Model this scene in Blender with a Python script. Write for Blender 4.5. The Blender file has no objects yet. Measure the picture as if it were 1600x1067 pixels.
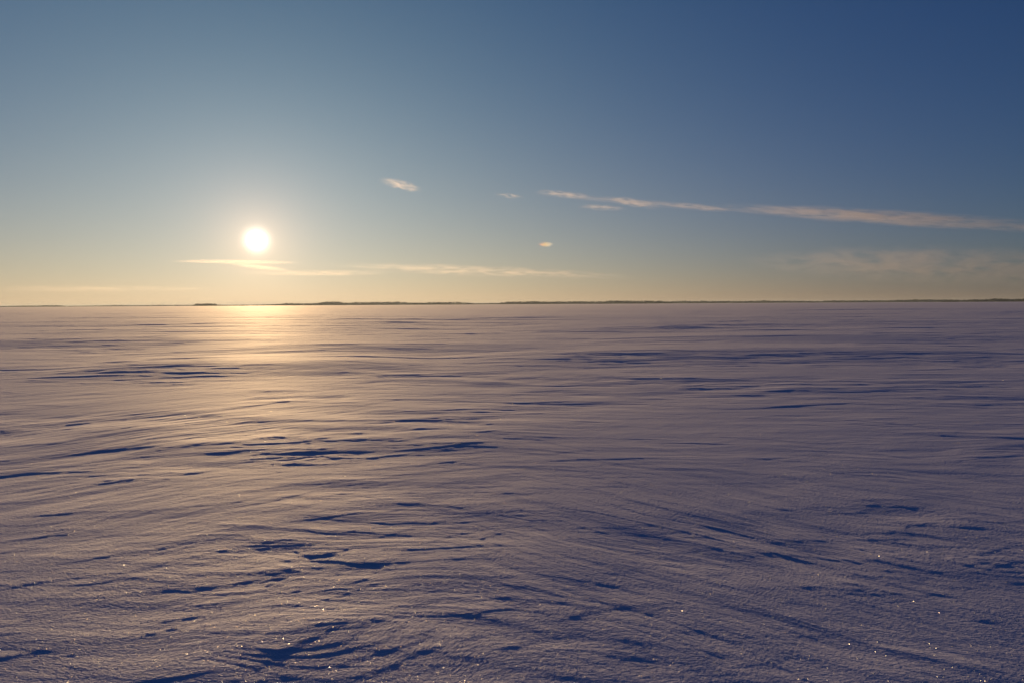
import bpy, math, random
import numpy as np
from mathutils import Matrix, Vector

sc = bpy.context.scene
col = sc.collection
R = math.radians

# ------------------------------------------------------------------ camera
FPX = 1130.0                     # focal length in pixels of the 1600 px wide photograph
EYE = 1.65
cam = bpy.data.objects.new('camera', bpy.data.cameras.new('camera'))
col.objects.link(cam)
cam.data.sensor_width = 36.0
cam.data.lens = 36.0 * FPX / 1600.0
cam.data.clip_start = 0.05
cam.data.clip_end = 400000.0
CAM_M = Matrix.Translation((0, 0, EYE)) @ Matrix.Rotation(R(90 - 2.93), 4, 'X') @ Matrix.Rotation(R(-0.31), 4, 'Z')
cam.matrix_world = CAM_M
sc.camera = cam


def ray(px, py):
    """world direction through a pixel of the 1600 x 1067 photograph"""
    v = CAM_M.to_3x3() @ Vector(((px - 800.0) / FPX, -(py - 533.5) / FPX, -1.0))
    return v.normalized()


def gpt(px, py):
    """the point of the flat snow plain seen at a pixel"""
    d = ray(px, py)
    t = -EYE / d.z
    return (d.x * t, d.y * t)


SUN = ray(401, 376)
SUN_EL = math.asin(SUN.z)
SUN_AZ = math.atan2(SUN.x, SUN.y)

# ------------------------------------------------------------------ sky
world = bpy.data.worlds.new('World')
sc.world = world
world.use_nodes = True
nt = world.node_tree
nt.nodes.clear()


def N(tree, typ, **kw):
    n = tree.nodes.new(typ)
    for k, v in kw.items():
        setattr(n, k, v)
    return n


def M_(tree, op, a, b=None, clamp=False):
    n = N(tree, 'ShaderNodeMath', operation=op, use_clamp=clamp)
    for i, v in enumerate((a, b)):
        if v is None:
            continue
        if isinstance(v, (int, float)):
            n.inputs[i].default_value = v
        else:
            tree.links.new(v, n.inputs[i])
    return n.outputs[0]


w_out = N(nt, 'ShaderNodeOutputWorld')
sky = N(nt, 'ShaderNodeTexSky', sky_type='NISHITA')
sky.sun_disc = False
sky.sun_elevation = SUN_EL
sky.sun_rotation = SUN_AZ
sky.air_density = 1.0
sky.dust_density = 0.0
sky.ozone_density = 4.6
bg = N(nt, 'ShaderNodeBackground')
bg.inputs['Strength'].default_value = 0.05
nt.links.new(sky.outputs[0], bg.inputs['Color'])

# ice-crystal and dust aureole: light scattered forward round the sun and along the horizon
tc = N(nt, 'ShaderNodeTexCoord')
dot = N(nt, 'ShaderNodeVectorMath', operation='DOT_PRODUCT')
nt.links.new(tc.outputs['Generated'], dot.inputs[0])
dot.inputs[1].default_value = SUN
gam = M_(nt, 'MULTIPLY', M_(nt, 'ARCCOSINE', M_(nt, 'MINIMUM', dot.outputs['Value'], 0.9999999)), 180 / math.pi)
sep = N(nt, 'ShaderNodeSeparateXYZ')
nt.links.new(tc.outputs['Generated'], sep.inputs[0])
elev = M_(nt, 'MULTIPLY', M_(nt, 'ARCSINE', M_(nt, 'MAXIMUM', sep.outputs[2], 0.0)), 180 / math.pi)


def e_(v, s):
    return M_(nt, 'EXPONENT', M_(nt, 'MULTIPLY', v, -1.0 / s))


def gs(v, s):
    q = M_(nt, 'MULTIPLY', v, 1.0 / s)
    return M_(nt, 'EXPONENT', M_(nt, 'MULTIPLY', M_(nt, 'MULTIPLY', q, q), -1.0))


TERMS = [
    (gs(gam, 0.64), (2.1, 1.9, 1.6)),
    (e_(gam, 1.5), (0.30, 0.24, 0.16)),
    (e_(gam, 2.5), (0.303, 0.105, 0.0)),
    (e_(gam, 8.0), (0.1915, 0.206, 0.197)),
    (M_(nt, 'MULTIPLY', gs(gam, 24.0), e_(elev, 9.0)), (0.150, 0.012, 0.0)),
    (M_(nt, 'MULTIPLY', gs(gam, 42.0), e_(elev, 9.0)), (0.255, 0.075, 0.006)),
    (M_(nt, 'MULTIPLY', gs(gam, 30.0), e_(elev, 24.0)), (0.108, 0.250, 0.116)),
    (M_(nt, 'MULTIPLY', gs(gam, 39.0), e_(elev, 5.0)), (0.160, 0.088, 0.065)),
    (gs(gam, 80.0), (0.0, 0.005, 0.060)),
]
acc = None
for fac, c in TERMS:
    s = N(nt, 'ShaderNodeVectorMath', operation='SCALE')
    s.inputs[0].default_value = c
    nt.links.new(fac, s.inputs['Scale'])
    if acc is None:
        acc = s.outputs[0]
    else:
        a = N(nt, 'ShaderNodeVectorMath', operation='ADD')
        nt.links.new(acc, a.inputs[0])
        nt.links.new(s.outputs[0], a.inputs[1])
        acc = a.outputs[0]
bg2 = N(nt, 'ShaderNodeBackground')
nt.links.new(acc, bg2.inputs['Color'])
addw = N(nt, 'ShaderNodeAddShader')
nt.links.new(bg.outputs[0], addw.inputs[0])
nt.links.new(bg2.outputs[0], addw.inputs[1])
nt.links.new(addw.outputs[0], w_out.inputs['Surface'])

# ------------------------------------------------------------------ sunlight, exposure
sl = bpy.data.lights.new('sunlight', 'SUN')
sl.energy = 4.0
sl.angle = R(0.53)
sl.color = (1.0, 0.64, 0.30)
slo = bpy.data.objects.new('sunlight', sl)
slo.rotation_mode = 'QUATERNION'
slo.rotation_quaternion = SUN.to_track_quat('Z', 'Y')
col.objects.link(slo)
sc.view_settings.view_transform = 'Standard'
sc.view_settings.look = 'None'
sc.view_settings.exposure = 0.0
sc.view_settings.gamma = 1.0
sc.render.engine = 'CYCLES'
sc.cycles.use_denoising = True
sc.cycles.denoiser = 'OPENIMAGEDENOISE'
sc.cycles.denoising_input_passes = 'RGB_ALBEDO_NORMAL'
sc.cycles.max_bounces = 4
sc.cycles.volume_bounces = 0
sc.cycles.volume_step_rate = 0.35
sc.cycles.volume_max_steps = 96


# ------------------------------------------------------------------ helpers
def tag(o, label=None, cat=None, group=None, kind=None):
    if label:
        o['label'] = label
    if cat:
        o['category'] = cat
    if group:
        o['group'] = group
    if kind:
        o['kind'] = kind
    return o


def mesh_np(name, verts, quads=None, faces=None, mat=None, smooth=False, parent=None):
    me = bpy.data.meshes.new(name)
    if quads is not None:
        nv, nf = len(verts), len(quads)
        me.vertices.add(nv)
        me.vertices.foreach_set('co', np.ascontiguousarray(verts, dtype=np.float32).ravel())
        k = quads.shape[1]
        me.loops.add(nf * k)
        me.loops.foreach_set('vertex_index', np.ascontiguousarray(quads, dtype=np.int32).ravel())
        me.polygons.add(nf)
        me.polygons.foreach_set('loop_start', np.arange(0, nf * k, k, dtype=np.int32))
        me.update(calc_edges=True)
    else:
        me.from_pydata([tuple(v) for v in verts], [], faces)
        me.update()
    me.polygons.foreach_set('use_smooth', np.full(len(me.polygons), smooth, dtype=bool))
    if mat:
        me.materials.append(mat)
    o = bpy.data.objects.new(name, me)
    col.objects.link(o)
    if parent:
        o.parent = parent
    return o


def new_mat(name):
    m = bpy.data.materials.new(name)
    m.use_nodes = True
    return m, m.node_tree, m.node_tree.nodes.get('Principled BSDF')


def _hash(ix, iy, seed):
    h = (ix.astype(np.int64) * 374761393 + iy.astype(np.int64) * 668265263 + seed * 1442695041) & 0xffffffff
    h = ((h ^ (h >> 13)) * 1274126177) & 0xffffffff
    return ((h ^ (h >> 16)) & 0xffff).astype(np.float32) * np.float32(2 * math.pi / 65536.0)


def perlin(x, y, seed=0):
    """gradient noise, about -0.7 .. 0.7"""
    x = np.asarray(x, dtype=np.float64)
    y = np.asarray(y, dtype=np.float64)
    ix = np.floor(x)
    iy = np.floor(y)
    fx = (x - ix).astype(np.float32)
    fy = (y - iy).astype(np.float32)
    ux = fx * fx * fx * (fx * (fx * 6 - 15) + 10)
    uy = fy * fy * fy * (fy * (fy * 6 - 15) + 10)

    def g(dx, dy):
        a = _hash(ix + dx, iy + dy, seed)
        return np.cos(a) * (fx - dx) + np.sin(a) * (fy - dy)
    n0 = g(0, 0)
    n0 += ux * (g(1, 0) - n0)
    n1 = g(0, 1)
    n1 += ux * (g(1, 1) - n1)
    return n0 + uy * (n1 - n0)


def sstep(a, b, x):
    t = np.clip((x - a) / (b - a), 0, 1)
    return t * t * (3 - 2 * t)


# ------------------------------------------------------------------ snow plain
az_dense = np.linspace(R(-50), R(50), 1040)
az_rest = np.linspace(R(50), R(310), 72)[1:-1]
AZ = np.concatenate([az_dense, az_rest])
rr = [0.25, 0.5, 0.8, 1.1, 1.35]
r = 1.6
while r < 45:
    rr.append(r)
    r *= 1.0029
while r < 45000:
    rr.append(r)
    r *= 1.0029 + 0.012 * min(1.0, math.log(r / 45) / 2.0)
RR = np.array(rr)
rad, azg = np.meshgrid(RR, AZ, indexing='ij')
X = rad * np.sin(azg)
Y = rad * np.cos(azg)
ND = len(az_dense)
NR, NC = X.shape


def rotd(x, y, deg):
    c, s = math.cos(R(deg)), math.sin(R(deg))
    return x * c + y * s, -x * s + y * c


def snow_height(x, y):
    d = np.hypot(x, y)
    # the wind's heading turns over the plain: three headings, blended
    th = 44 * sstep(0.5, -4.0, x) * sstep(3.5, 6.5, y) * sstep(22, 10, y) \
        - 42 * sstep(-2.0, 1.2, x) * sstep(8.5, 4.5, y) + 34 * perlin(x / 5.0, y / 5.0, 3)
    th = np.clip(th, -42, 42)
    w1 = np.clip(th / 42, 0, 1)
    w2 = np.clip(-th / 42, 0, 1)
    w0 = 1 - w1 - w2
    wx = x + 0.5 * perlin(x / 3.1, y / 3.1, 11)
    wy = y + 0.30 * perlin(x / 2.3, y / 2.3, 12) + 0.05 * perlin(x / 0.5, y / 0.5, 13)
    co = [rotd(wx, wy, a) for a in (0, 42, -42)]

    def streak(lu, lv, seed):
        out = 0
        for k, (w, (u, v)) in enumerate(zip((w0, w1, w2), co)):
            out = out + w * perlin(u / lu, v / lv, seed + 100 * k)
        return out
    calm = sstep(-0.25, 0.30, perlin(x / 9.0 + 5.2, y / 4.5, 21))       # 0 wind-polished .. 1 carved
    near = sstep(120, 30, d)
    h = 0.07 * perlin(x / 46 + 3.3, y / 15 + 8.1, 31) * sstep(1.5, 14, d)
    h += 0.026 * perlin(wx / 17, wy / 5.5, 32) * sstep(1.0, 9, d)
    h += 0.0075 * streak(6.0, 1.9, 41) * (0.4 + 0.6 * calm)
    s = streak(2.6, 0.62, 42)
    h += 0.0045 * (s - 0.6 * np.abs(s)) * (0.35 + 0.75 * calm) * near
    s = streak(1.05, 0.21, 43)
    h += 0.0022 * (s - 0.5 * np.abs(s)) * (0.4 + 0.8 * calm) * near
    s = streak(0.42, 0.075, 44)
    h += 0.0010 * s * (0.4 + 0.8 * calm) * sstep(40, 12, d)
    h += 0.00045 * perlin(x / 0.05, y / 0.04, 45) * sstep(14, 5, d)

    # undercut lips: every crest drops sharply towards the viewer and eases off behind
    def lips(lam, seed, amp, gate):
        out = 0
        for k, (w, (u, v)) in enumerate(zip((w0, w1, w2), co)):
            f = v / lam + 1.1 * perlin(u / (5 * lam), v / (2.2 * lam), seed + 100 * k) + 0.16 * perlin(u / (0.9 * lam), v / (0.5 * lam), seed + 7 + 100 * k)
            q = f - np.floor(f)
            saw = np.where(q < 0.09, sstep(0, 0.09, q), 1 - (q - 0.09) / 0.91)
            m = sstep(gate, gate + 0.35, perlin(u / (4.5 * lam), v / (1.1 * lam), seed + 50 + 100 * k))
            out = out + w * amp * m * saw
        return out
    c2 = 0.55 + 0.60 * calm
    h += lips(0.95, 61, 0.0042, -0.05) * c2 * sstep(110, 40, d)
    h += lips(0.38, 62, 0.0034, -0.16) * c2 * sstep(45, 16, d)
    h += lips(0.15, 63, 0.0017, -0.2) * c2 * sstep(22, 9, d)
    h += lips(0.065, 66, 0.0008, -0.15) * c2 * sstep(10, 5, d)
    h += lips(1.7, 67, 0.009, -0.05) * sstep(5, 14, d) * sstep(220, 80, d)
    h += lips(3.2, 64, 0.020, -0.05) * sstep(8, 25, d) * sstep(600, 200, d)
    h += lips(11.0, 65, 0.075, -0.05) * sstep(30, 90, d) * sstep(3000, 900, d)
    # layered crust: terraces cut by the wind
    n = 0.026 * perlin(wx / 2.0, wy / 0.62, 51) + 0.006 * perlin(wx / 0.7, wy / 0.24, 52)
    st = 0.0032
    q = n / st
    fl = np.floor(q)
    ter = st * (fl + sstep(0.55, 1.0, q - fl))
    cm = sstep(0.16, 0.36, perlin(x / 3.2 + 1.7, y / 2.4 + 0.6, 53)) * sstep(40, 20, d)
    for (px, py, rx, ry) in CRUST:
        cx, cy = gpt(px, py)
        cm = np.maximum(cm, np.exp(-((x - cx) / rx) ** 2 - ((y - cy) / ry) ** 2))
    h += cm * ter
    return h, (w1, w2, np.clip(0.35 + 0.9 * calm * sstep(-0.35, 0.3, perlin(x / 1.7, y / 1.1, 77)) , 0, 1.3) * np.ones_like(x))


CRUST = [(430, 880, 0.62, 0.50), (560, 890, 0.30, 0.30), (1440, 815, 0.55, 0.45), (1560, 880, 0.5, 0.4),
         (450, 695, 1.2, 1.1), (920, 565, 1.6, 2.2), (1180, 620, 1.0, 1.1), (1570, 625, 1.2, 1.4)]

H, WIND = snow_height(X, Y)


def drift(px1, py1, px2, py2, hgt, drop, tail, bow=0.0, rag=1.0, seed=0):
    """a wind-cut ledge between two seen points: steep towards the viewer, a long easy slope behind"""
    a, b = gpt(px1, py1), gpt(px2, py2)
    add_drift(((a[0] + b[0]) / 2, (a[1] + b[1]) / 2), math.atan2(b[1] - a[1], b[0] - a[0]),
              math.hypot(b[0] - a[0], b[1] - a[1]) / 2, hgt, drop, tail, bow, rag, seed)


def add_drift(c, ang, L, hgt, drop, tail, bow, rag, seed):
    reach = math.hypot(L * 1.25, tail * 4 + drop)
    dc = math.hypot(*c)
    i0 = max(0, int(np.searchsorted(RR, dc - reach)) - 1)
    i1 = min(NR, int(np.searchsorted(RR, dc + reach)) + 1)
    ac = math.atan2(c[0], c[1])
    da = math.asin(min(0.99, reach / max(dc, reach * 1.02)))
    j0 = max(0, int(np.searchsorted(az_dense, ac - da)) - 1)
    j1 = min(ND, int(np.searchsorted(az_dense, ac + da)) + 1)
    if i1 <= i0 or j1 <= j0:
        return
    x = X[i0:i1, j0:j1] - c[0]
    y = Y[i0:i1, j0:j1] - c[1]
    ca, sa = math.cos(ang), math.sin(ang)
    u = (x * ca + y * sa) / L
    v = -x * sa + y * ca
    v = v - bow * L * (1 - u * u) + rag * (0.9 * drop * perlin(u * L / (6 * drop), v / (4 * drop), seed)
                                           + 0.10 * L * perlin(u * 1.4 + seed, v * 0 + 0.5, seed + 1))
    win = np.clip(1 - u * u, 0, 1)
    win = win * win * (3 - 2 * win)
    t = v / drop
    prof = np.where(t < 1, sstep(0, 1, t), np.exp(-np.clip((v - drop) / tail, 0, 30) ** 1.3))
    H[i0:i1, j0:j1] += hgt * win * prof


# large swells of the plain (pixel of the photograph, height, width of the near face, length of the far slope)
SWELLS = [
    (-300, 745, 1150, 720, 0.13, 1.9, 4.5, 0.00),
    (-100, 604, 700, 590, 0.22, 4.5, 6.0, 0.0),
    (600, 575, 1900, 572, 0.24, 5.0, 6.5, 0.0),
    (100, 560, 1000, 553, 0.20, 5, 8, 0),
    (-400, 548, 500, 545, 0.20, 5, 8, 0),
    (900, 542, 2100, 540, 0.22, 6, 9, 0),
    (-200, 530, 650, 527, 0.26, 9, 16, 0),
    (700, 522, 1150, 522, 0.28, 9, 16, 0),
    (1000, 515, 2000, 512, 0.28, 10, 20, 0),
    (-300, 513, 700, 510, 0.30, 12, 24, 0),
    (800, 600, 1900, 640, 0.07, 1.6, 4.0, 0.0),
]
for i, (a, b, c_, d_, hg, dr, tl, bw) in enumerate(SWELLS):
    drift(a, b, c_, d_, hg * (0.34 if i in (0, 10) else 0.70 if i < 6 else 0.55), dr, tl, bw, 0.6, 900 + i)

# ledges that can be singled out in the photograph
LEDGES = [
    (440, 816, 606, 797, 0.022, 0.05, 0.5, 0.0), (280, 781, 400, 774, 0.012, 0.04, 0.4, 0),
    (60, 752, 290, 733, 0.022, 0.07, 0.6, 0.02), (130, 745, 210, 739, 0.018, 0.05, 0.4, 0), (200, 737, 250, 730, 0.016, 0.05, 0.4, 0),
    (0, 671, 190, 652, 0.035, 0.10, 0.8, 0.0), (60, 664, 160, 656, 0.02, 0.06, 0.5, 0), (0, 690, 60, 682, 0.02, 0.07, 0.5, 0),
    (300, 735, 620, 668, 0.022, 0.12, 0.8, 0.03), (400, 722, 560, 700, 0.03, 0.09, 0.5, 0.03), (360, 716, 470, 706, 0.025, 0.08, 0.5, 0),
    (440, 700, 560, 684, 0.022, 0.08, 0.5, 0), (380, 698, 480, 690, 0.018, 0.07, 0.4, 0), (500, 725, 640, 712, 0.02, 0.08, 0.5, 0),
    (480, 712, 600, 702, 0.02, 0.07, 0.5, 0),
    (560, 670, 850, 646, 0.022, 0.09, 0.8, 0.02), (0, 877, 500, 848, 0.011, 0.05, 0.6, 0.01),
    (660, 823, 780, 818, 0.009, 0.04, 0.4, 0.02), (780, 826, 960, 820, 0.012, 0.05, 0.4, -0.03),
    (1020, 840, 1150, 832, 0.011, 0.04, 0.4, 0.02), (880, 914, 960, 918, 0.007, 0.04, 0.3, 0.02),
    (500, 912, 600, 896, 0.010, 0.04, 0.3, 0.05), (400, 850, 480, 838, 0.012, 0.04, 0.3, 0.05),
    (450, 868, 540, 862, 0.012, 0.04, 0.3, 0.10), (1240, 845, 1440, 843, 0.010, 0.05, 0.5, 0.02),
    (1200, 850, 1640, 930, 0.020, 0.12, 0.9, 0.03), (1330, 890, 1640, 925, 0.014, 0.07, 0.5, 0.02),
    (1470, 911, 1560, 917, 0.016, 0.05, 0.3, 0), (1550, 911, 1680, 906, 0.014, 0.05, 0.3, 0),
    (1420, 938, 1590, 976, 0.014, 0.06, 0.5, 0.0), (1490, 960, 1600, 970, 0.010, 0.05, 0.3, 0.0),
    (640, 1005, 790, 1040, 0.016, 0.14, 0.8, 0.05), (650, 945, 900, 990, 0.013, 0.12, 0.9, 0.02), (520, 955, 640, 975, 0.009, 0.10, 0.7, 0),
    (920, 955, 1120, 995, 0.010, 0.07, 0.6, 0.02), (1080, 895, 1160, 893, 0.010, 0.06, 0.4, 0.05),
    (1000, 958, 1060, 942, 0.010, 0.05, 0.3, 0.05), (1140, 1035, 1260, 1028, 0.012, 0.10, 0.6, 0.04),
    (1000, 985, 1320, 1000, 0.010, 0.10, 0.8, 0.02), (1380, 985, 1640, 1010, 0.012, 0.09, 0.7, 0.02),
    (0, 972, 180, 985, 0.008, 0.07, 0.5, 0.04), (-30, 1030, 190, 1052, 0.010, 0.05, 0.7, 0.06),
    (240, 970, 320, 955, 0.005, 0.05, 0.3, 0), (1380, 1060, 1700, 1070, 0.012, 0.10, 0.6, 0.04),
    (1450, 686, 1520, 670, 0.018, 0.07, 0.5, 0.0), (1380, 660, 1460, 652, 0.016, 0.07, 0.5, 0),
    (1310, 684, 1360, 680, 0.014, 0.06, 0.4, 0), (1270, 618, 1340, 616, 0.025, 0.10, 0.8, 0), (1180, 600, 1250, 607, 0.022, 0.09, 0.6, 0),
    (1500, 604, 1640, 612, 0.03, 0.10, 0.7, 0), (1520, 645, 1600, 640, 0.022, 0.08, 0.5, 0),
    (1050, 574, 1145, 572, 0.05, 0.16, 1.2, 0), (880, 560, 940, 566, 0.045, 0.15, 1.0, 0), (900, 568, 985, 566, 0.05, 0.16, 1.2, 0),
    (1180, 566, 1240, 564, 0.04, 0.15, 1.0, 0), (0, 598, 200, 592, 0.05, 0.2, 1.4, 0), (100, 586, 300, 580, 0.045, 0.18, 1.2, 0),
    (180, 576, 380, 574, 0.04, 0.16, 1.2, 0), (0, 580, 120, 576, 0.045, 0.18, 1.2, 0),
    (380, 548, 560, 545, 0.06, 0.25, 2.0, 0), (0, 545, 130, 541, 0.10, 0.4, 3, 0), (60, 540, 300, 533, 0.08, 0.3, 2.5, 0),
    (395, 856, 438, 850, 0.016, 0.03, 0.2, 0.10), (450, 854, 497, 867, 0.018, 0.03, 0.2, -0.1), (492, 868, 556, 852, 0.018, 0.03, 0.2, 0.10),
    (384, 881, 422, 873, 0.014, 0.03, 0.2, 0.10), (392, 898, 482, 886, 0.018, 0.03, 0.2, 0.14), (400, 906, 454, 897, 0.020, 0.03, 0.15, 0.12),
    (408, 911, 432, 907, 0.014, 0.03, 0.1, 0.10), (424, 914, 448, 905, 0.014, 0.03, 0.1, 0.16), (438, 916, 478, 911, 0.014, 0.03, 0.1, 0.16),
    (450, 920, 474, 917, 0.014, 0.03, 0.1, 0.1), (508, 889, 534, 888, 0.012, 0.03, 0.1, 0.1), (534, 893, 568, 883, 0.012, 0.03, 0.1, -0.1),
    (570, 873, 612, 885, 0.018, 0.03, 0.2, 0.0), (523, 911, 584, 897, 0.016, 0.03, 0.2, 0.0), (420, 838, 458, 832, 0.016, 0.03, 0.2, 0),
    (398, 849, 428, 842, 0.014, 0.03, 0.2, 0), (474, 824, 516, 833, 0.012, 0.03, 0.2, -0.1), (512, 833, 600, 821, 0.014, 0.04, 0.3, 0),
    (1468, 821, 1550, 825, 0.016, 0.03, 0.3, 0.05), (1268, 804, 1385, 799, 0.016, 0.04, 0.4, 0.05), (1372, 843, 1440, 841, 0.018, 0.03, 0.3, 0.04),
    (1215, 839, 1305, 844, 0.014, 0.04, 0.4, 0), (1352, 791, 1384, 787, 0.014, 0.03, 0.2, 0.2), (1414, 829, 1444, 817, 0.016, 0.03, 0.2, 0.2),
    (1430, 823, 1470, 815, 0.012, 0.03, 0.2, 0.2), (1520, 872, 1610, 850, 0.016, 0.03, 0.3, 0.1), (1540, 890, 1620, 876, 0.014, 0.03, 0.2, 0.1),
    (1500, 884, 1560, 878, 0.012, 0.03, 0.2, 0.1), (700, 806, 760, 800, 0.012, 0.03, 0.3, 0), (745, 840, 790, 828, 0.014, 0.03, 0.2, 0.0),
    (1020, 518, 1110, 520, 0.14, 0.6, 4, 0.02), (820, 529, 930, 530, 0.10, 0.5, 4, 0), (1480, 540, 1640, 543, 0.09, 0.4, 3, 0),
]
for i, (a, b, c_, d_, hg, dr, tl, bw) in enumerate(LEDGES):
    drift(a, b, c_, d_, hg * (0.15 if min(b, d_) > 780 else 0.075), dr * 0.55, tl, bw, 1.3, 300 + i)

# the lesser ledges, scattered at random over the plain, smaller near by and only the big ones told far off
rng = random.Random(7)
for k in range(1500):
    d = 2.6 * math.exp(rng.random() * math.log(16))
    a = rng.uniform(R(-46), R(46))
    x, y = d * math.sin(a), d * math.cos(a)
    s = math.exp(rng.gauss(0, 0.5)) * (0.34 + d / 17.0)
    heading = (16 if x < 0 else -14) * (1 if d < 14 else 0.3) + rng.gauss(0, 13)
    L = 0.34 * s * rng.uniform(0.6, 1.6)
    add_drift((x, y), R(heading), L, 0.0018 * s * rng.uniform(0.5, 1.3), 0.030 * s * rng.uniform(0.7, 1.6), 0.30 * s,
              rng.gauss(0, 0.06), 1.0, 2000 + 3 * k)
for k in range(420):
    d = 38 * math.exp(rng.random() * math.log(14))
    a = rng.uniform(R(-46), R(46))
    s = math.exp(rng.gauss(0, 0.5)) * (d / 60.0) ** 0.55
    add_drift((d * math.sin(a), d * math.cos(a)), R(rng.gauss(0, 9)), 2.6 * s * rng.uniform(0.6, 2.0), 0.018 * s * rng.uniform(0.5, 1.3),
              0.45 * s, 2.6 * s, rng.gauss(0, 0.04), 0.8, 5000 + 3 * k)

# patches the wind has torn: crowds of short ledges (pixel box, how many, length, height)
TORN = [
    (330, 682, 610, 728, 85, 0.34, 0.0070), (0, 650, 230, 676, 30, 0.5, 0.0060), (70, 730, 290, 756, 34, 0.34, 0.0055),
    (0, 568, 400, 602, 110, 0.75, 0.0130), (860, 556, 1000, 571, 36, 0.8, 0.0130), (1030, 556, 1440, 577, 80, 0.9, 0.0140),
    (1270, 598, 1600, 665, 75, 0.5, 0.0090), (560, 640, 870, 684, 50, 0.5, 0.0070), (600, 690, 780, 730, 44, 0.30, 0.0050),
    (1150, 594, 1370, 624, 40, 0.6, 0.0090), (330, 850, 570, 922, 46, 0.15, 0.0032), (1350, 790, 1640, 885, 60, 0.17, 0.0030),
    (-40, 532, 310, 551, 50, 1.2, 0.022), (470, 508, 670, 522, 36, 2.2, 0.032), (990, 512, 1120, 523, 30, 2.2, 0.035),
    (380, 534, 660, 562, 60, 1.1, 0.018), (1300, 532, 1640, 548, 50, 1.3, 0.020), (700, 500, 1500, 512, 60, 4.0, 0.045),
    (0, 500, 400, 512, 50, 4.0, 0.045), (620, 790, 1000, 850, 36, 0.22, 0.0035), (1180, 835, 1600, 930, 40, 0.30, 0.0050),
]
for (x0, y0, x1, y1, n, Lm, hm) in TORN:
    for q in range(n):
        # thicker in the middle of the patch
        px = (x0 + x1) / 2 + (x1 - x0) * 0.5 * rng.triangular(-1, 1, 0)
        py = (y0 + y1) / 2 + (y1 - y0) * 0.5 * rng.uniform(-1, 1)
        L = Lm * math.exp(rng.gauss(0, 0.45))
        hh = hm * math.exp(rng.gauss(0, 0.35))
        gx, gy = gpt(px, py)
        hd = (14 if gx < 0 else -12) * (1 if gy < 14 else 0.3) + rng.gauss(0, 10)
        add_drift((gx, gy), R(hd), L, hh * 0.26, hh * rng.uniform(1.6, 4.0), hh * rng.uniform(9, 20), rng.gauss(0, 0.08), 1.5, 9000 + rng.randrange(4000))

H -= 0.012 * 6.8 * np.clip(1 - rad / 6.8, 0, 1) ** 1.3          # slight tilt towards the camera, added so the near snow catches less sun
H *= sstep(0.2, 1.4, rad)
H *= sstep(9000, 2500, rad)

verts = np.stack([X, Y, H], -1).reshape(-1, 3)
ii, jj = np.meshgrid(np.arange(NR - 1), np.arange(NC), indexing='ij')
j2 = (jj + 1) % NC
quads = np.stack([ii * NC + jj, ii * NC + j2, (ii + 1) * NC + j2, (ii + 1) * NC + jj], -1).reshape(-1, 4)[:, ::-1]

m_snow, t, b = new_mat('snow')
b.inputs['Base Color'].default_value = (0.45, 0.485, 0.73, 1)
b.inputs['Coat Weight'].default_value = 1.0
b.inputs['Coat Roughness'].default_value = 0.82
b.inputs['Coat IOR'].default_value = 1.55
b.inputs['Roughness'].default_value = 1.0
b.inputs['IOR'].default_value = 1.4
tcs = N(t, 'ShaderNodeTexCoord')
# wind-combed grain: the coordinates swirl a little, then stretch along the wind
sw = N(t, 'ShaderNodeTexNoise')
sw.inputs['Scale'].default_value = 0.55
sw.inputs['Detail'].default_value = 2.0
t.links.new(tcs.outputs['Object'], sw.inputs['Vector'])
sws = N(t, 'ShaderNodeVectorMath', operation='SCALE')
sws.inputs['Scale'].default_value = 0.9
t.links.new(sw.outputs['Color'], sws.inputs[0])
swa = N(t, 'ShaderNodeVectorMath', operation='ADD')
t.links.new(tcs.outputs['Object'], swa.inputs[0])
t.links.new(sws.outputs[0], swa.inputs[1])


wat = N(t, 'ShaderNodeAttribute', attribute_name='wind')
wsep = N(t, 'ShaderNodeSeparateXYZ')
t.links.new(wat.outputs['Vector'], wsep.inputs[0])


def grain(scale, stretch, detail, rough, turn=0.0):
    mp = N(t, 'ShaderNodeMapping', vector_type='TEXTURE')
    mp.inputs['Rotation'].default_value = (0, 0, R(turn))
    mp.inputs['Scale'].default_value = (1.0 / stretch, 1.0, 1.0)
    t.links.new(swa.outputs[0], mp.inputs['Vector'])
    g = N(t, 'ShaderNodeTexNoise')
    g.inputs['Scale'].default_value = scale
    g.inputs['Detail'].default_value = detail
    g.inputs['Roughness'].default_value = rough
    t.links.new(mp.outputs[0], g.inputs['Vector'])
    return g.outputs[0]


def bump(height, dist, prev=None):
    bp = N(t, 'ShaderNodeBump')
    bp.inputs['Strength'].default_value = 1.0
    bp.inputs['Distance'].default_value = dist
    t.links.new(height, bp.inputs['Height'])
    if prev:
        t.links.new(prev, bp.inputs['Normal'])
    return bp.outputs[0]


def lerp(a_, b_, f_):
    mx = N(t, 'ShaderNodeMix', data_type='FLOAT')
    t.links.new(f_, mx.inputs[0])
    t.links.new(a_, mx.inputs[2])
    t.links.new(b_, mx.inputs[3])
    return mx.outputs[0]


gh = lerp(grain(3.0, 0.16, 6.0, 0.52), grain(3.0, 0.16, 6.0, 0.52, 42.0), wsep.outputs[0])
gh = lerp(gh, grain(3.0, 0.16, 6.0, 0.52, -42.0), wsep.outputs[1])
gh = M_(t, 'MULTIPLY', gh, wsep.outputs[2])
nb = bump(gh, 0.062)
nb = bump(grain(55.0, 0.75, 2.0, 0.6), 0.0042, nb)
t.links.new(nb, b.inputs['Normal'])
t.links.new(nb, b.inputs['Coat Normal'])

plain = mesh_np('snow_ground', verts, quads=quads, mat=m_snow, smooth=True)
wa = plain.data.attributes.new('wind', 'FLOAT_VECTOR', 'POINT')       # heading weights and roughness of the crust
wa.data.foreach_set('vector', np.stack(WIND, -1).astype(np.float32).ravel())
tag(plain, kind='structure')

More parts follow.
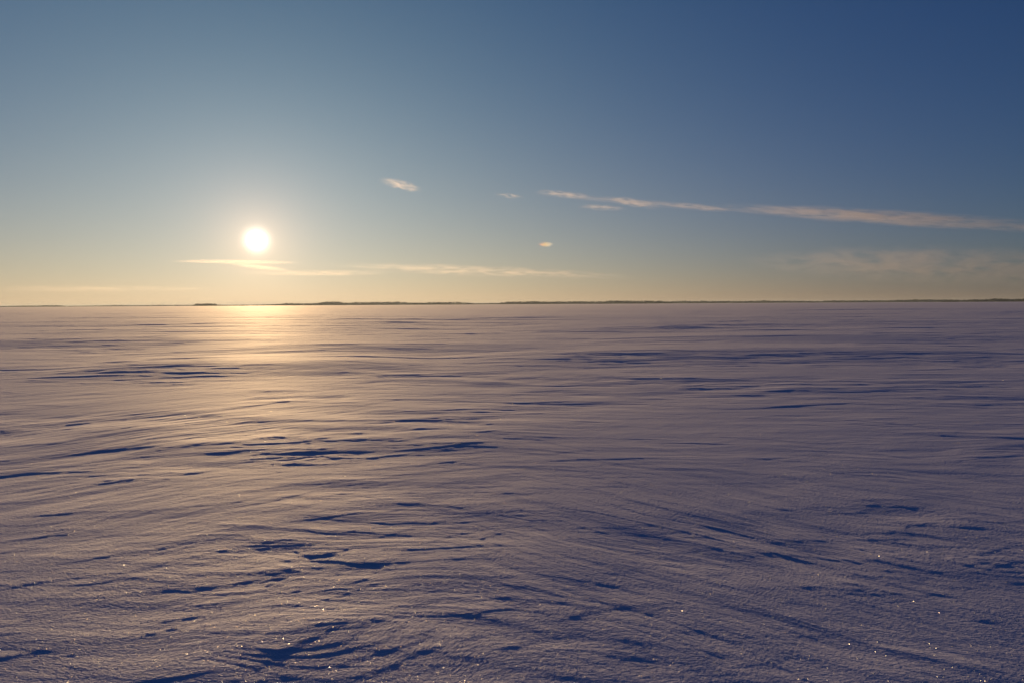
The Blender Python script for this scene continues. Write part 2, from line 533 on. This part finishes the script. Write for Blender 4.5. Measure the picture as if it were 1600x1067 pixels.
# ------------------------------------------------------------------ frost crystals lying on the snow
def ground_z(x, y):
    d = np.hypot(x, y)
    a = np.arctan2(x, y)
    fi = np.interp(d, RR, np.arange(NR))
    fj = np.interp(a, az_dense, np.arange(ND))
    i = np.clip(fi.astype(int), 0, NR - 2)
    j = np.clip(fj.astype(int), 0, ND - 2)
    u, v = fi - i, fj - j
    return (H[i, j] * (1 - u) * (1 - v) + H[i + 1, j] * u * (1 - v) + H[i, j + 1] * (1 - u) * v + H[i + 1, j + 1] * u * v)


nrs = np.random.default_rng(5)
NCR = 800000
cd = 2.3 * np.exp(nrs.random(NCR) ** 0.72 * math.log(26 / 2.3))
ca_ = nrs.uniform(R(-44), R(44), NCR)
cx, cy = cd * np.sin(ca_), cd * np.cos(ca_)
nn = nrs.normal(0, 1, (NCR, 3))
nn[:, 2] = np.abs(nn[:, 2]) + 0.15
nn[::2, :2] *= 0.4
nn[::2, 2] = 1.0
nn /= np.linalg.norm(nn, axis=1, keepdims=True)
t1 = np.cross(nn, np.array([0.31, 0.84, 0.44]))
t1 /= np.linalg.norm(t1, axis=1, keepdims=True)
t2 = np.cross(nn, t1)
rad_c = np.clip(np.exp(nrs.normal(math.log(0.00092), 0.4, NCR)), 0.0004, 0.0017)
ctr = np.stack([cx, cy, ground_z(cx, cy) + 0.1 * rad_c], -1)
hexv = np.stack([ctr + (t1 * math.cos(k * math.pi / 3) + t2 * math.sin(k * math.pi / 3)) * rad_c[:, None] for k in range(6)], 1).reshape(-1, 3)
base = np.arange(NCR)[:, None] * 6
fq = np.concatenate([base + np.array([[0, 1, 2, 3]]), base + np.array([[0, 3, 4, 5]])], 0)
m_cr, t, b = new_mat('frost_crystal')
geo = N(t, 'ShaderNodeNewGeometry')
rampc = N(t, 'ShaderNodeValToRGB')
rampc.color_ramp.elements[0].color = (1.0, 0.72, 0.5, 1)
rampc.color_ramp.elements[1].color = (0.8, 0.9, 1.0, 1)
e = rampc.color_ramp.elements.new(0.35)
e.color = (1, 0.95, 0.86, 1)
t.links.new(geo.outputs['Random Per Island'], rampc.inputs[0])
b.inputs['Base Color'].default_value = (0.80, 0.82, 0.86, 1)
b.inputs['Roughness'].default_value = 0.37
b.inputs['IOR'].default_value = 1.6
b.inputs['Metallic'].default_value = 1.0
t.links.new(rampc.outputs[0], b.inputs['Specular Tint'])
crys = mesh_np('frost_crystals', hexv, quads=fq, mat=m_cr)
tag(crys, 'tiny glinting frost crystals strewn over the near snow', 'frost crystals', kind='stuff')

# ------------------------------------------------------------------ the far shore
m_wood, t, b = new_mat('conifer_forest')
b.inputs['Roughness'].default_value = 0.9
nz_ = N(t, 'ShaderNodeTexNoise')
nz_.inputs['Scale'].default_value = 0.02
nz_.inputs['Detail'].default_value = 4
tcs = N(t, 'ShaderNodeTexCoord')
t.links.new(tcs.outputs['Object'], nz_.inputs['Vector'])
rp = N(t, 'ShaderNodeValToRGB')
rp.color_ramp.elements[0].position = 0.35
rp.color_ramp.elements[0].color = (0.022, 0.034, 0.026, 1)
rp.color_ramp.elements[1].position = 0.7
rp.color_ramp.elements[1].color = (0.055, 0.066, 0.05, 1)
t.links.new(nz_.outputs[0], rp.inputs[0])
t.links.new(rp.outputs[0], b.inputs['Base Color'])
m_floor, t, b = new_mat('forest_floor')
b.inputs['Base Color'].default_value = (0.10, 0.105, 0.10, 1)
b.inputs['Roughness'].default_value = 0.95
m_mast, t, b = new_mat('weathered_steel')
b.inputs['Base Color'].default_value = (0.12, 0.12, 0.13, 1)
b.inputs['Roughness'].default_value = 0.6


def horizon_dir(px):
    """level direction under a pixel column"""
    y = 479.2 - 8.7 * px / 1600.0
    d = ray(px, y)
    return Vector((d.x, d.y, 0)).normalized()


def shore(name_t, name_w, prof, dist, label, seed, tree_h=(11, 19), depth=260, dens=1.0):
    """land rising from the ice and the wood that covers it; prof = (pixel column, height in pixels)"""
    rs = random.Random(seed)
    pxm = dist / FPX / 1.055
    xs = [p[0] for p in prof]
    hs = [p[1] for p in prof]

    def top(px):
        return float(np.interp(px, xs, hs)) * pxm
    cols = np.linspace(xs[0], xs[-1], max(12, int((xs[-1] - xs[0]) / 3)))
    tm = sum(tree_h) / 2 + 2
    vs, fs = [], []
    rows = [0.0, 0.10, 0.35, 0.65, 1.0]
    shape = [0.0, 0.35, 0.85, 1.0, 0.0]
    for px in cols:
        d = horizon_dir(px)
        g = max(0.8, top(px) - tm * 0.9)
        endf = min(1.0, (px - cols[0]) / 6.0, (cols[-1] - px) / 6.0) * 0.999 + 0.001
        for rw, sh in zip(rows, shape):
            p = d * (dist + rw * depth)
            vs.append((p.x, p.y, g * sh * endf - (0.4 if sh == 0 else 0)))
    nr = len(rows)
    for i in range(len(cols) - 1):
        for k in range(nr - 1):
            a = i * nr + k
            fs.append((a, a + nr, a + nr + 1, a + 1))
    land = mesh_np(name_t, vs, faces=fs, mat=m_floor, smooth=True)
    tag(land, kind='structure')
    tv, tf = [], []
    span = (xs[-1] - xs[0]) * pxm
    ntree = int(span / 5.0 * 6 * dens)
    for _ in range(ntree):
        px = rs.uniform(xs[0] + 0.5, xs[-1] - 0.5)
        rw = rs.random() ** 1.3 * 0.7
        T = top(px)
        g = max(0.8, T - tm * 0.9)
        gz = g * float(np.interp(rw, rows, shape))
        hh = min(rs.uniform(*tree_h), max(2.5, T * rs.uniform(0.55, 1.02)))
        if rs.random() < 0.05:
            hh *= 1.14
        wd = hh * rs.uniform(0.15, 0.24)
        p = horizon_dir(px) * (dist + rw * depth)
        b0 = len(tv)
        kind = rs.random()
        prof_t = ((0.0, 0.10), (0.12, 0.12), (0.14, 1.0), (0.45, 0.72), (0.47, 0.85), (0.8, 0.33), (1.0, 0.02)) if kind < 0.65 else \
                 ((0.0, 0.10), (0.30, 0.10), (0.34, 0.8), (0.55, 1.15), (0.80, 0.9), (0.95, 0.4), (1.0, 0.05))
        ns = 5
        ph = rs.random() * 6.28
        for (f, w) in prof_t:
            for k in range(ns):
                a = ph + k * 2 * math.pi / ns
                ww = wd * w * rs.uniform(0.8, 1.2)
                tv.append((p.x + ww * math.cos(a), p.y + ww * math.sin(a), gz - 0.3 + f * hh))
        for q in range(len(prof_t) - 1):
            for k in range(ns):
                k2 = (k + 1) % ns
                tf.append((b0 + q * ns + k, b0 + q * ns + k2, b0 + (q + 1) * ns + k2, b0 + (q + 1) * ns + k))
        tf.append(tuple(b0 + (len(prof_t) - 1) * ns + k for k in range(ns)))
    wood = mesh_np(name_w, np.array(tv), quads=None, faces=tf, mat=m_wood)
    tag(wood, label, 'forest', 'woods along the far shore', kind='stuff')


shore('shore', 'forest', [(-260, 1.5), (0, 1.5), (20, 2.0), (40, 2.0), (90, 2.4), (100, 1.5), (150, 1.6), (180, 2.2), (210, 1.8), (250, 2.0), (310, 1.8)], 9200,
      'thin pale line of wood at the left end of the horizon', 1, (7, 14), 500, 0.8)
shore('shore', 'forest', [(299, 0.6), (304, 2.4), (306, 3.8), (330, 4.0), (337, 3.2), (346, 1.6), (352, 0.5)], 7200,
      'small humped wooded islet left of the sun glare on the snow', 2, (10, 18), 200)
shore('shore', 'forest', [(340, 1.6), (400, 1.8), (420, 2.2), (440, 3.0), (448, 3.8), (480, 3.6), (497, 4.2), (506, 5.8), (522, 6.6), (530, 6.2), (536, 4.4), (548, 4.2), (556, 5.4), (575, 4.8), (606, 5.2), (622, 5.6),
      (636, 4.2), (650, 3.6), (672, 3.4), (692, 3.2)], 6900, 'hazy wooded shore with a low hump just right of the sun', 3, (9, 19), 420)
shore('shore', 'forest', [(646, 3.0), (656, 3.8), (662, 3.2), (670, 4.4), (715, 4.4), (730, 3.6), (745, 2.6), (780, 3.0), (792, 4.6), (820, 4.8), (832, 5.4), (845, 4.6), (900, 4.6), (945, 4.4),
      (952, 5.4), (1000, 5.2), (1040, 4.4), (1052, 2.0)], 5900, 'grey green wooded shore under the middle of the sky', 4, (8, 18), 380)
shore('shore', 'forest', [(1040, 2.6), (1052, 3.8), (1066, 4.6), (1078, 3.8), (1100, 4.2), (1120, 3.6), (1180, 3.6), (1192, 4.2), (1210, 3.4), (1270, 3.0), (1285, 2.6), (1288, 3.4), (1390, 3.2), (1418, 3.6),
      (1430, 4.2), (1500, 3.4)], 7400, 'long thin dark strip of forest right of the middle', 5, (9, 18), 420)
shore('shore', 'forest', [(1470, 0.6), (1480, 2.8), (1500, 3.4), (1540, 4.0), (1562, 5.0), (1580, 4.2), (1640, 4.2), (1760, 4.0), (1800, 1.0)], 5200,
      'darkest wooded point at the right end of the horizon', 6, (8, 17), 360)


def mast(px, hgt, dist, label):
    p = horizon_dir(px) * dist
    root = bpy.data.objects.new('radio_mast', None)
    root.location = (p.x, p.y, 2.0)
    col.objects.link(root)
    tag(root, label, 'mast', 'masts on the far left shore')
    vs, fs = [], []
    lev = 24
    for k in range(lev + 1):
        w = 1.9 * (1 - 0.55 * k / lev)
        for a in range(3):
            vs.append((w * math.cos(a * 2.0944), w * math.sin(a * 2.0944), hgt * k / lev))
    bm_v, bm_f = [], []

    def bar(p0, p1, th):
        p0, p1 = Vector(p0), Vector(p1)
        d = (p1 - p0).normalized()
        q = d.orthogonal().normalized()
        s = d.cross(q)
        b0 = len(bm_v)
        for e0 in (p0, p1):
            for a in range(4):
                bm_v.append(tuple(e0 + (q * math.cos(a * 1.5708) + s * math.sin(a * 1.5708)) * th))
        for a in range(4):
            bm_f.append((b0 + a, b0 + (a + 1) % 4, b0 + 4 + (a + 1) % 4, b0 + 4 + a))
        bm_f.append((b0 + 3, b0 + 2, b0 + 1, b0))
        bm_f.append((b0 + 4, b0 + 5, b0 + 6, b0 + 7))
    for k in range(lev):
        for a in range(3):
            bar(vs[3 * k + a], vs[3 * k + 3 + a], 0.24)
            bar(vs[3 * k + a], vs[3 * k + 3 + (a + 1) % 3], 0.14)
            bar(vs[3 * k + a], vs[3 * k + (a + 1) % 3], 0.14)
    mesh_np('lattice_tower', bm_v, faces=bm_f, mat=m_mast, parent=root)
    bm_v, bm_f = [], []
    bar((0, 0, hgt), (0, 0, hgt + 8), 0.3)
    mesh_np('antenna', bm_v, faces=bm_f, mat=m_mast, parent=root)


mast(238, 44, 9300, 'left one of two faint masts above the far left shore')
mast(251.5, 40, 9300, 'right one of two faint masts above the far left shore')

# ------------------------------------------------------------------ the sun itself
def sphere(name, segs=48, rings=24):
    vs, fs = [(0, 0, 1)], []
    for i in range(1, rings):
        for k in range(segs):
            a, p = math.pi * i / rings, 2 * math.pi * k / segs
            vs.append((math.sin(a) * math.cos(p), math.sin(a) * math.sin(p), math.cos(a)))
    vs.append((0, 0, -1))
    for k in range(segs):
        fs.append((0, 1 + k, 1 + (k + 1) % segs))
        e = 1 + (rings - 2) * segs
        fs.append((len(vs) - 1, e + (k + 1) % segs, e + k))
    for i in range(rings - 2):
        for k in range(segs):
            a = 1 + i * segs
            fs.append((a + k, a + segs + k, a + segs + (k + 1) % segs, a + (k + 1) % segs))
    return mesh_np(name, vs, faces=fs, smooth=True)


m_sun = bpy.data.materials.new('sun_photosphere')
m_sun.use_nodes = True
t = m_sun.node_tree
t.nodes.clear()
em = N(t, 'ShaderNodeEmission')
em.inputs['Color'].default_value = (1.0, 0.95, 0.86, 1)
em.inputs['Strength'].default_value = 2.0
tr = N(t, 'ShaderNodeBsdfTransparent')          # glowing gas: lets the sunlight through
ad = N(t, 'ShaderNodeAddShader')
ou = N(t, 'ShaderNodeOutputMaterial')
t.links.new(em.outputs[0], ad.inputs[0])
t.links.new(tr.outputs[0], ad.inputs[1])
t.links.new(ad.outputs[0], ou.inputs['Surface'])
sun = sphere('sun')
SUN_D = 250000.0
sun.location = SUN * SUN_D
sun.scale = [SUN_D * math.tan(R(0.62))] * 3
sun.data.materials.append(m_sun)
tag(sun, 'dazzling white sun low in the sky on the left', 'sun')


# ------------------------------------------------------------------ clouds: lens-shaped volumes of thin ice cloud
def cloud_mat(name, dens, aniso, seed, streak=(3.0, 14.0), thr=(0.42, 0.62), warp=0.5, colr=(0.97, 0.91, 0.95)):
    m = bpy.data.materials.new(name)
    m.use_nodes = True
    t = m.node_tree
    t.nodes.clear()
    o = N(t, 'ShaderNodeOutputMaterial')
    pv = N(t, 'ShaderNodeVolumePrincipled')
    pv.inputs['Color'].default_value = (*colr, 1)
    pv.inputs['Anisotropy'].default_value = aniso
    tcx = N(t, 'ShaderNodeTexCoord')
    mpp = N(t, 'ShaderNodeMapping')
    mpp.inputs['Location'].default_value = (seed * 3.7, seed * 1.3, seed * 2.1)
    mpp.inputs['Scale'].default_value = (streak[0], 1.0, 1.6)
    t.links.new(tcx.outputs['Object'], mpp.inputs['Vector'])
    nw = N(t, 'ShaderNodeTexNoise')
    nw.inputs['Scale'].default_value = 1.0
    nw.inputs['Detail'].default_value = 2.0
    t.links.new(mpp.outputs[0], nw.inputs['Vector'])
    off = N(t, 'ShaderNodeVectorMath', operation='SUBTRACT')
    off.inputs[1].default_value = (0.5, 0.5, 0.5)
    t.links.new(nw.outputs['Color'], off.inputs[0])
    scl = N(t, 'ShaderNodeVectorMath', operation='MULTIPLY')
    scl.inputs[1].default_value = (warp * 0.3, warp * 0.3, warp * 1.6)
    t.links.new(off.outputs[0], scl.inputs[0])
    wp = N(t, 'ShaderNodeVectorMath', operation='ADD')
    t.links.new(tcx.outputs['Object'], wp.inputs[0])
    t.links.new(scl.outputs[0], wp.inputs[1])
    ln = N(t, 'ShaderNodeVectorMath', operation='LENGTH')
    t.links.new(wp.outputs[0], ln.inputs[0])
    ln0 = N(t, 'ShaderNodeVectorMath', operation='LENGTH')
    t.links.new(tcx.outputs['Object'], ln0.inputs[0])
    fall = M_(t, 'MULTIPLY', M_(t, 'SUBTRACT', 1.0, ln.outputs['Value'], True),
              M_(t, 'MULTIPLY', M_(t, 'SUBTRACT', 1.0, ln0.outputs['Value'], True), 3.0, True))
    mp2 = N(t, 'ShaderNodeMapping')
    mp2.inputs['Location'].default_value = (seed * 1.9, seed * 4.1, seed * 0.7)
    mp2.inputs['Scale'].default_value = (streak[1], 0.8, 3.2)
    mp2.inputs['Rotation'].default_value = (0, 0.05, 0)
    t.links.new(wp.outputs[0], mp2.inputs['Vector'])
    nf = N(t, 'ShaderNodeTexNoise')
    nf.inputs['Scale'].default_value = 1.0
    nf.inputs['Detail'].default_value = 5.0
    nf.inputs['Roughness'].default_value = 0.6
    t.links.new(mp2.outputs[0], nf.inputs['Vector'])
    mr = N(t, 'ShaderNodeMapRange', interpolation_type='SMOOTHSTEP')
    mr.inputs['From Min'].default_value = thr[0]
    mr.inputs['From Max'].default_value = thr[1]
    t.links.new(nf.outputs[0], mr.inputs['Value'])
    t.links.new(M_(t, 'MULTIPLY', M_(t, 'MULTIPLY', fall, mr.outputs[0]), dens), pv.inputs['Density'])
    t.links.new(pv.outputs[0], o.inputs['Volume'])
    return m


def cloud(p1, p2, half_px, dist, label, tau, seed, depth=0.5, aniso=0.6, name='cloud', **kw):
    """thin cloud between two pixels, half_px half its thickness, tau its optical depth"""
    a, b = ray(*p1) * dist, ray(*p2) * dist
    c = (a + b) / 2
    ax = (b - a) / 2
    L = ax.length
    ux = ax.normalized()
    uy = c.normalized()
    uy = (uy - ux * uy.dot(ux)).normalized()
    uz = ux.cross(uy)
    hz = half_px * dist / FPX
    dy = min(L, hz * 14) * depth
    o = sphere(name)
    mw = Matrix((ux, uy, uz)).transposed().to_4x4()
    mw.translation = c + Vector((0, 0, EYE))
    o.matrix_world = mw @ Matrix.Diagonal((L, dy, hz, 1))
    o.data.materials.append(cloud_mat(name + '_ice', tau / dy, aniso, seed, **kw))
    tag(o, label, 'cloud')
    return o


cloud((588, 280), (664, 299), 9, 24000, 'small lone wisp of cloud in the blue sky right of the sun', 0.42, 1, streak=(2, 3.0), thr=(0.38, 0.62))
cloud((770, 304), (824, 309), 5, 25000, 'two tiny faint flecks of cloud left of the torn wisps', 0.35, 2, streak=(2, 3), thr=(0.46, 0.60))
cloud((830, 299), (932, 309), 6.5, 25000, 'first and flattest torn wisp of cloud, just right of the tiny flecks', 0.36, 3, streak=(3, 4.0), thr=(0.38, 0.62))
cloud((940, 309), (1042, 326), 8, 25100, 'brightest torn wisp of cloud, in the middle of its row', 0.42, 13, streak=(3, 4.0), thr=(0.36, 0.62))
cloud((1020, 317), (1160, 331), 6, 25150, 'last torn wisp of cloud, next to the tip of the long band', 0.32, 14, streak=(3, 4.0), thr=(0.36, 0.62))
cloud((896, 323), (985, 327), 6, 25200, 'faint low shred of cloud under the brightest torn wisp', 0.32, 4, streak=(2, 3.0), thr=(0.40, 0.6))
cloud((800, 300), (1250, 338), 6.5, 25300, 'thin veil of cloud behind the torn wisps, joining them to the long band', 0.16, 17, streak=(4, 7.0), thr=(0.34, 0.6))
cloud((1085, 321), (1760, 364), 12.5, 25500, 'long grey pink band of cloud sloping down to the right edge', 0.85, 5, streak=(4, 9.0), thr=(0.30, 0.60), warp=0.5)
cloud((250, 408), (484, 411), 3.8, 30000, 'thin bright streak of cloud directly under the sun', 0.55, 6, streak=(3, 6.0), thr=(0.28, 0.55), warp=0.3)
cloud((348, 411), (460, 424), 4.2, 30500, 'short slanting bright streak of cloud crossing under the sun', 0.5, 7, streak=(2, 4.0), thr=(0.28, 0.55), warp=0.3)
cloud((345, 427), (640, 427), 6.0, 31000, 'broad soft streak of cloud lowest under the sun', 0.24, 8, streak=(3, 6.0), thr=(0.36, 0.6))
cloud((470, 413), (1040, 435), 10.0, 31500, 'long faint cream streak of cloud low over the middle shore', 0.36, 9, streak=(5, 11.0), thr=(0.40, 0.62))
cloud((-160, 450), (420, 453), 6.0, 32500, 'faint level streak of cloud low at the left above the thin wood', 0.13, 15, streak=(3, 7.0), thr=(0.38, 0.6))
cloud((1130, 408), (1900, 424), 30, 33000, 'faint dusky pink bank of cloud low at the right', 0.5, 10, streak=(5, 9.0), thr=(0.34, 0.62))

# the sun dog: a fleck of plate crystals 22 degrees from the sun with the split sunlight painted into its volume colour
dog = cloud((839, 382.5), (867, 382.5), 4.6, 26000, 'tiny glowing sun dog, orange towards the sun and white behind', 0.55, 16, aniso=0.75, name='sun_dog', streak=(1, 1.2), thr=(0.2, 0.5), warp=0.3)
dog['category'] = 'sun dog'
t = dog.data.materials[0].node_tree
dt = N(t, 'ShaderNodeTexCoord')
dm = N(t, 'ShaderNodeSeparateXYZ')
t.links.new(dt.outputs['Object'], dm.inputs[0])
dr_ = N(t, 'ShaderNodeValToRGB')
dr_.color_ramp.elements[0].position = 0.15
dr_.color_ramp.elements[0].color = (1.0, 0.5, 0.3, 1)
dr_.color_ramp.elements[1].position = 0.75
dr_.color_ramp.elements[1].color = (0.95, 1.0, 1.0, 1)
e = dr_.color_ramp.elements.new(0.45)
e.color = (1.0, 0.85, 0.45, 1)
t.links.new(M_(t, 'MULTIPLY', M_(t, 'ADD', dm.outputs[0], 1.0), 0.5), dr_.inputs[0])
pvn = [n for n in t.nodes if n.type == 'PRINCIPLED_VOLUME'][0]
t.links.new(dr_.outputs[0], pvn.inputs['Color'])

# ------------------------------------------------------------------ the air
m_air = bpy.data.materials.new('air')
m_air.use_nodes = True
t = m_air.node_tree
t.nodes.clear()
o_ = N(t, 'ShaderNodeOutputMaterial')
pv = N(t, 'ShaderNodeVolumePrincipled')
pv.inputs['Color'].default_value = (0.68, 0.83, 1.0, 1)
pv.inputs['Density'].default_value = 3.2e-5
pv.inputs['Anisotropy'].default_value = 0.36
t.links.new(pv.outputs[0], o_.inputs['Volume'])
A = 46000.0
hb = [(-A, -A, -2), (A, -A, -2), (A, A, -2), (-A, A, -2), (-A, -A, 60), (A, -A, 60), (A, A, 60), (-A, A, 60)]
air = mesh_np('haze', hb, faces=[(3, 2, 1, 0), (4, 5, 6, 7), (0, 1, 5, 4), (1, 2, 6, 5), (2, 3, 7, 6), (3, 0, 4, 7)], mat=m_air)
tag(air, kind='stuff')
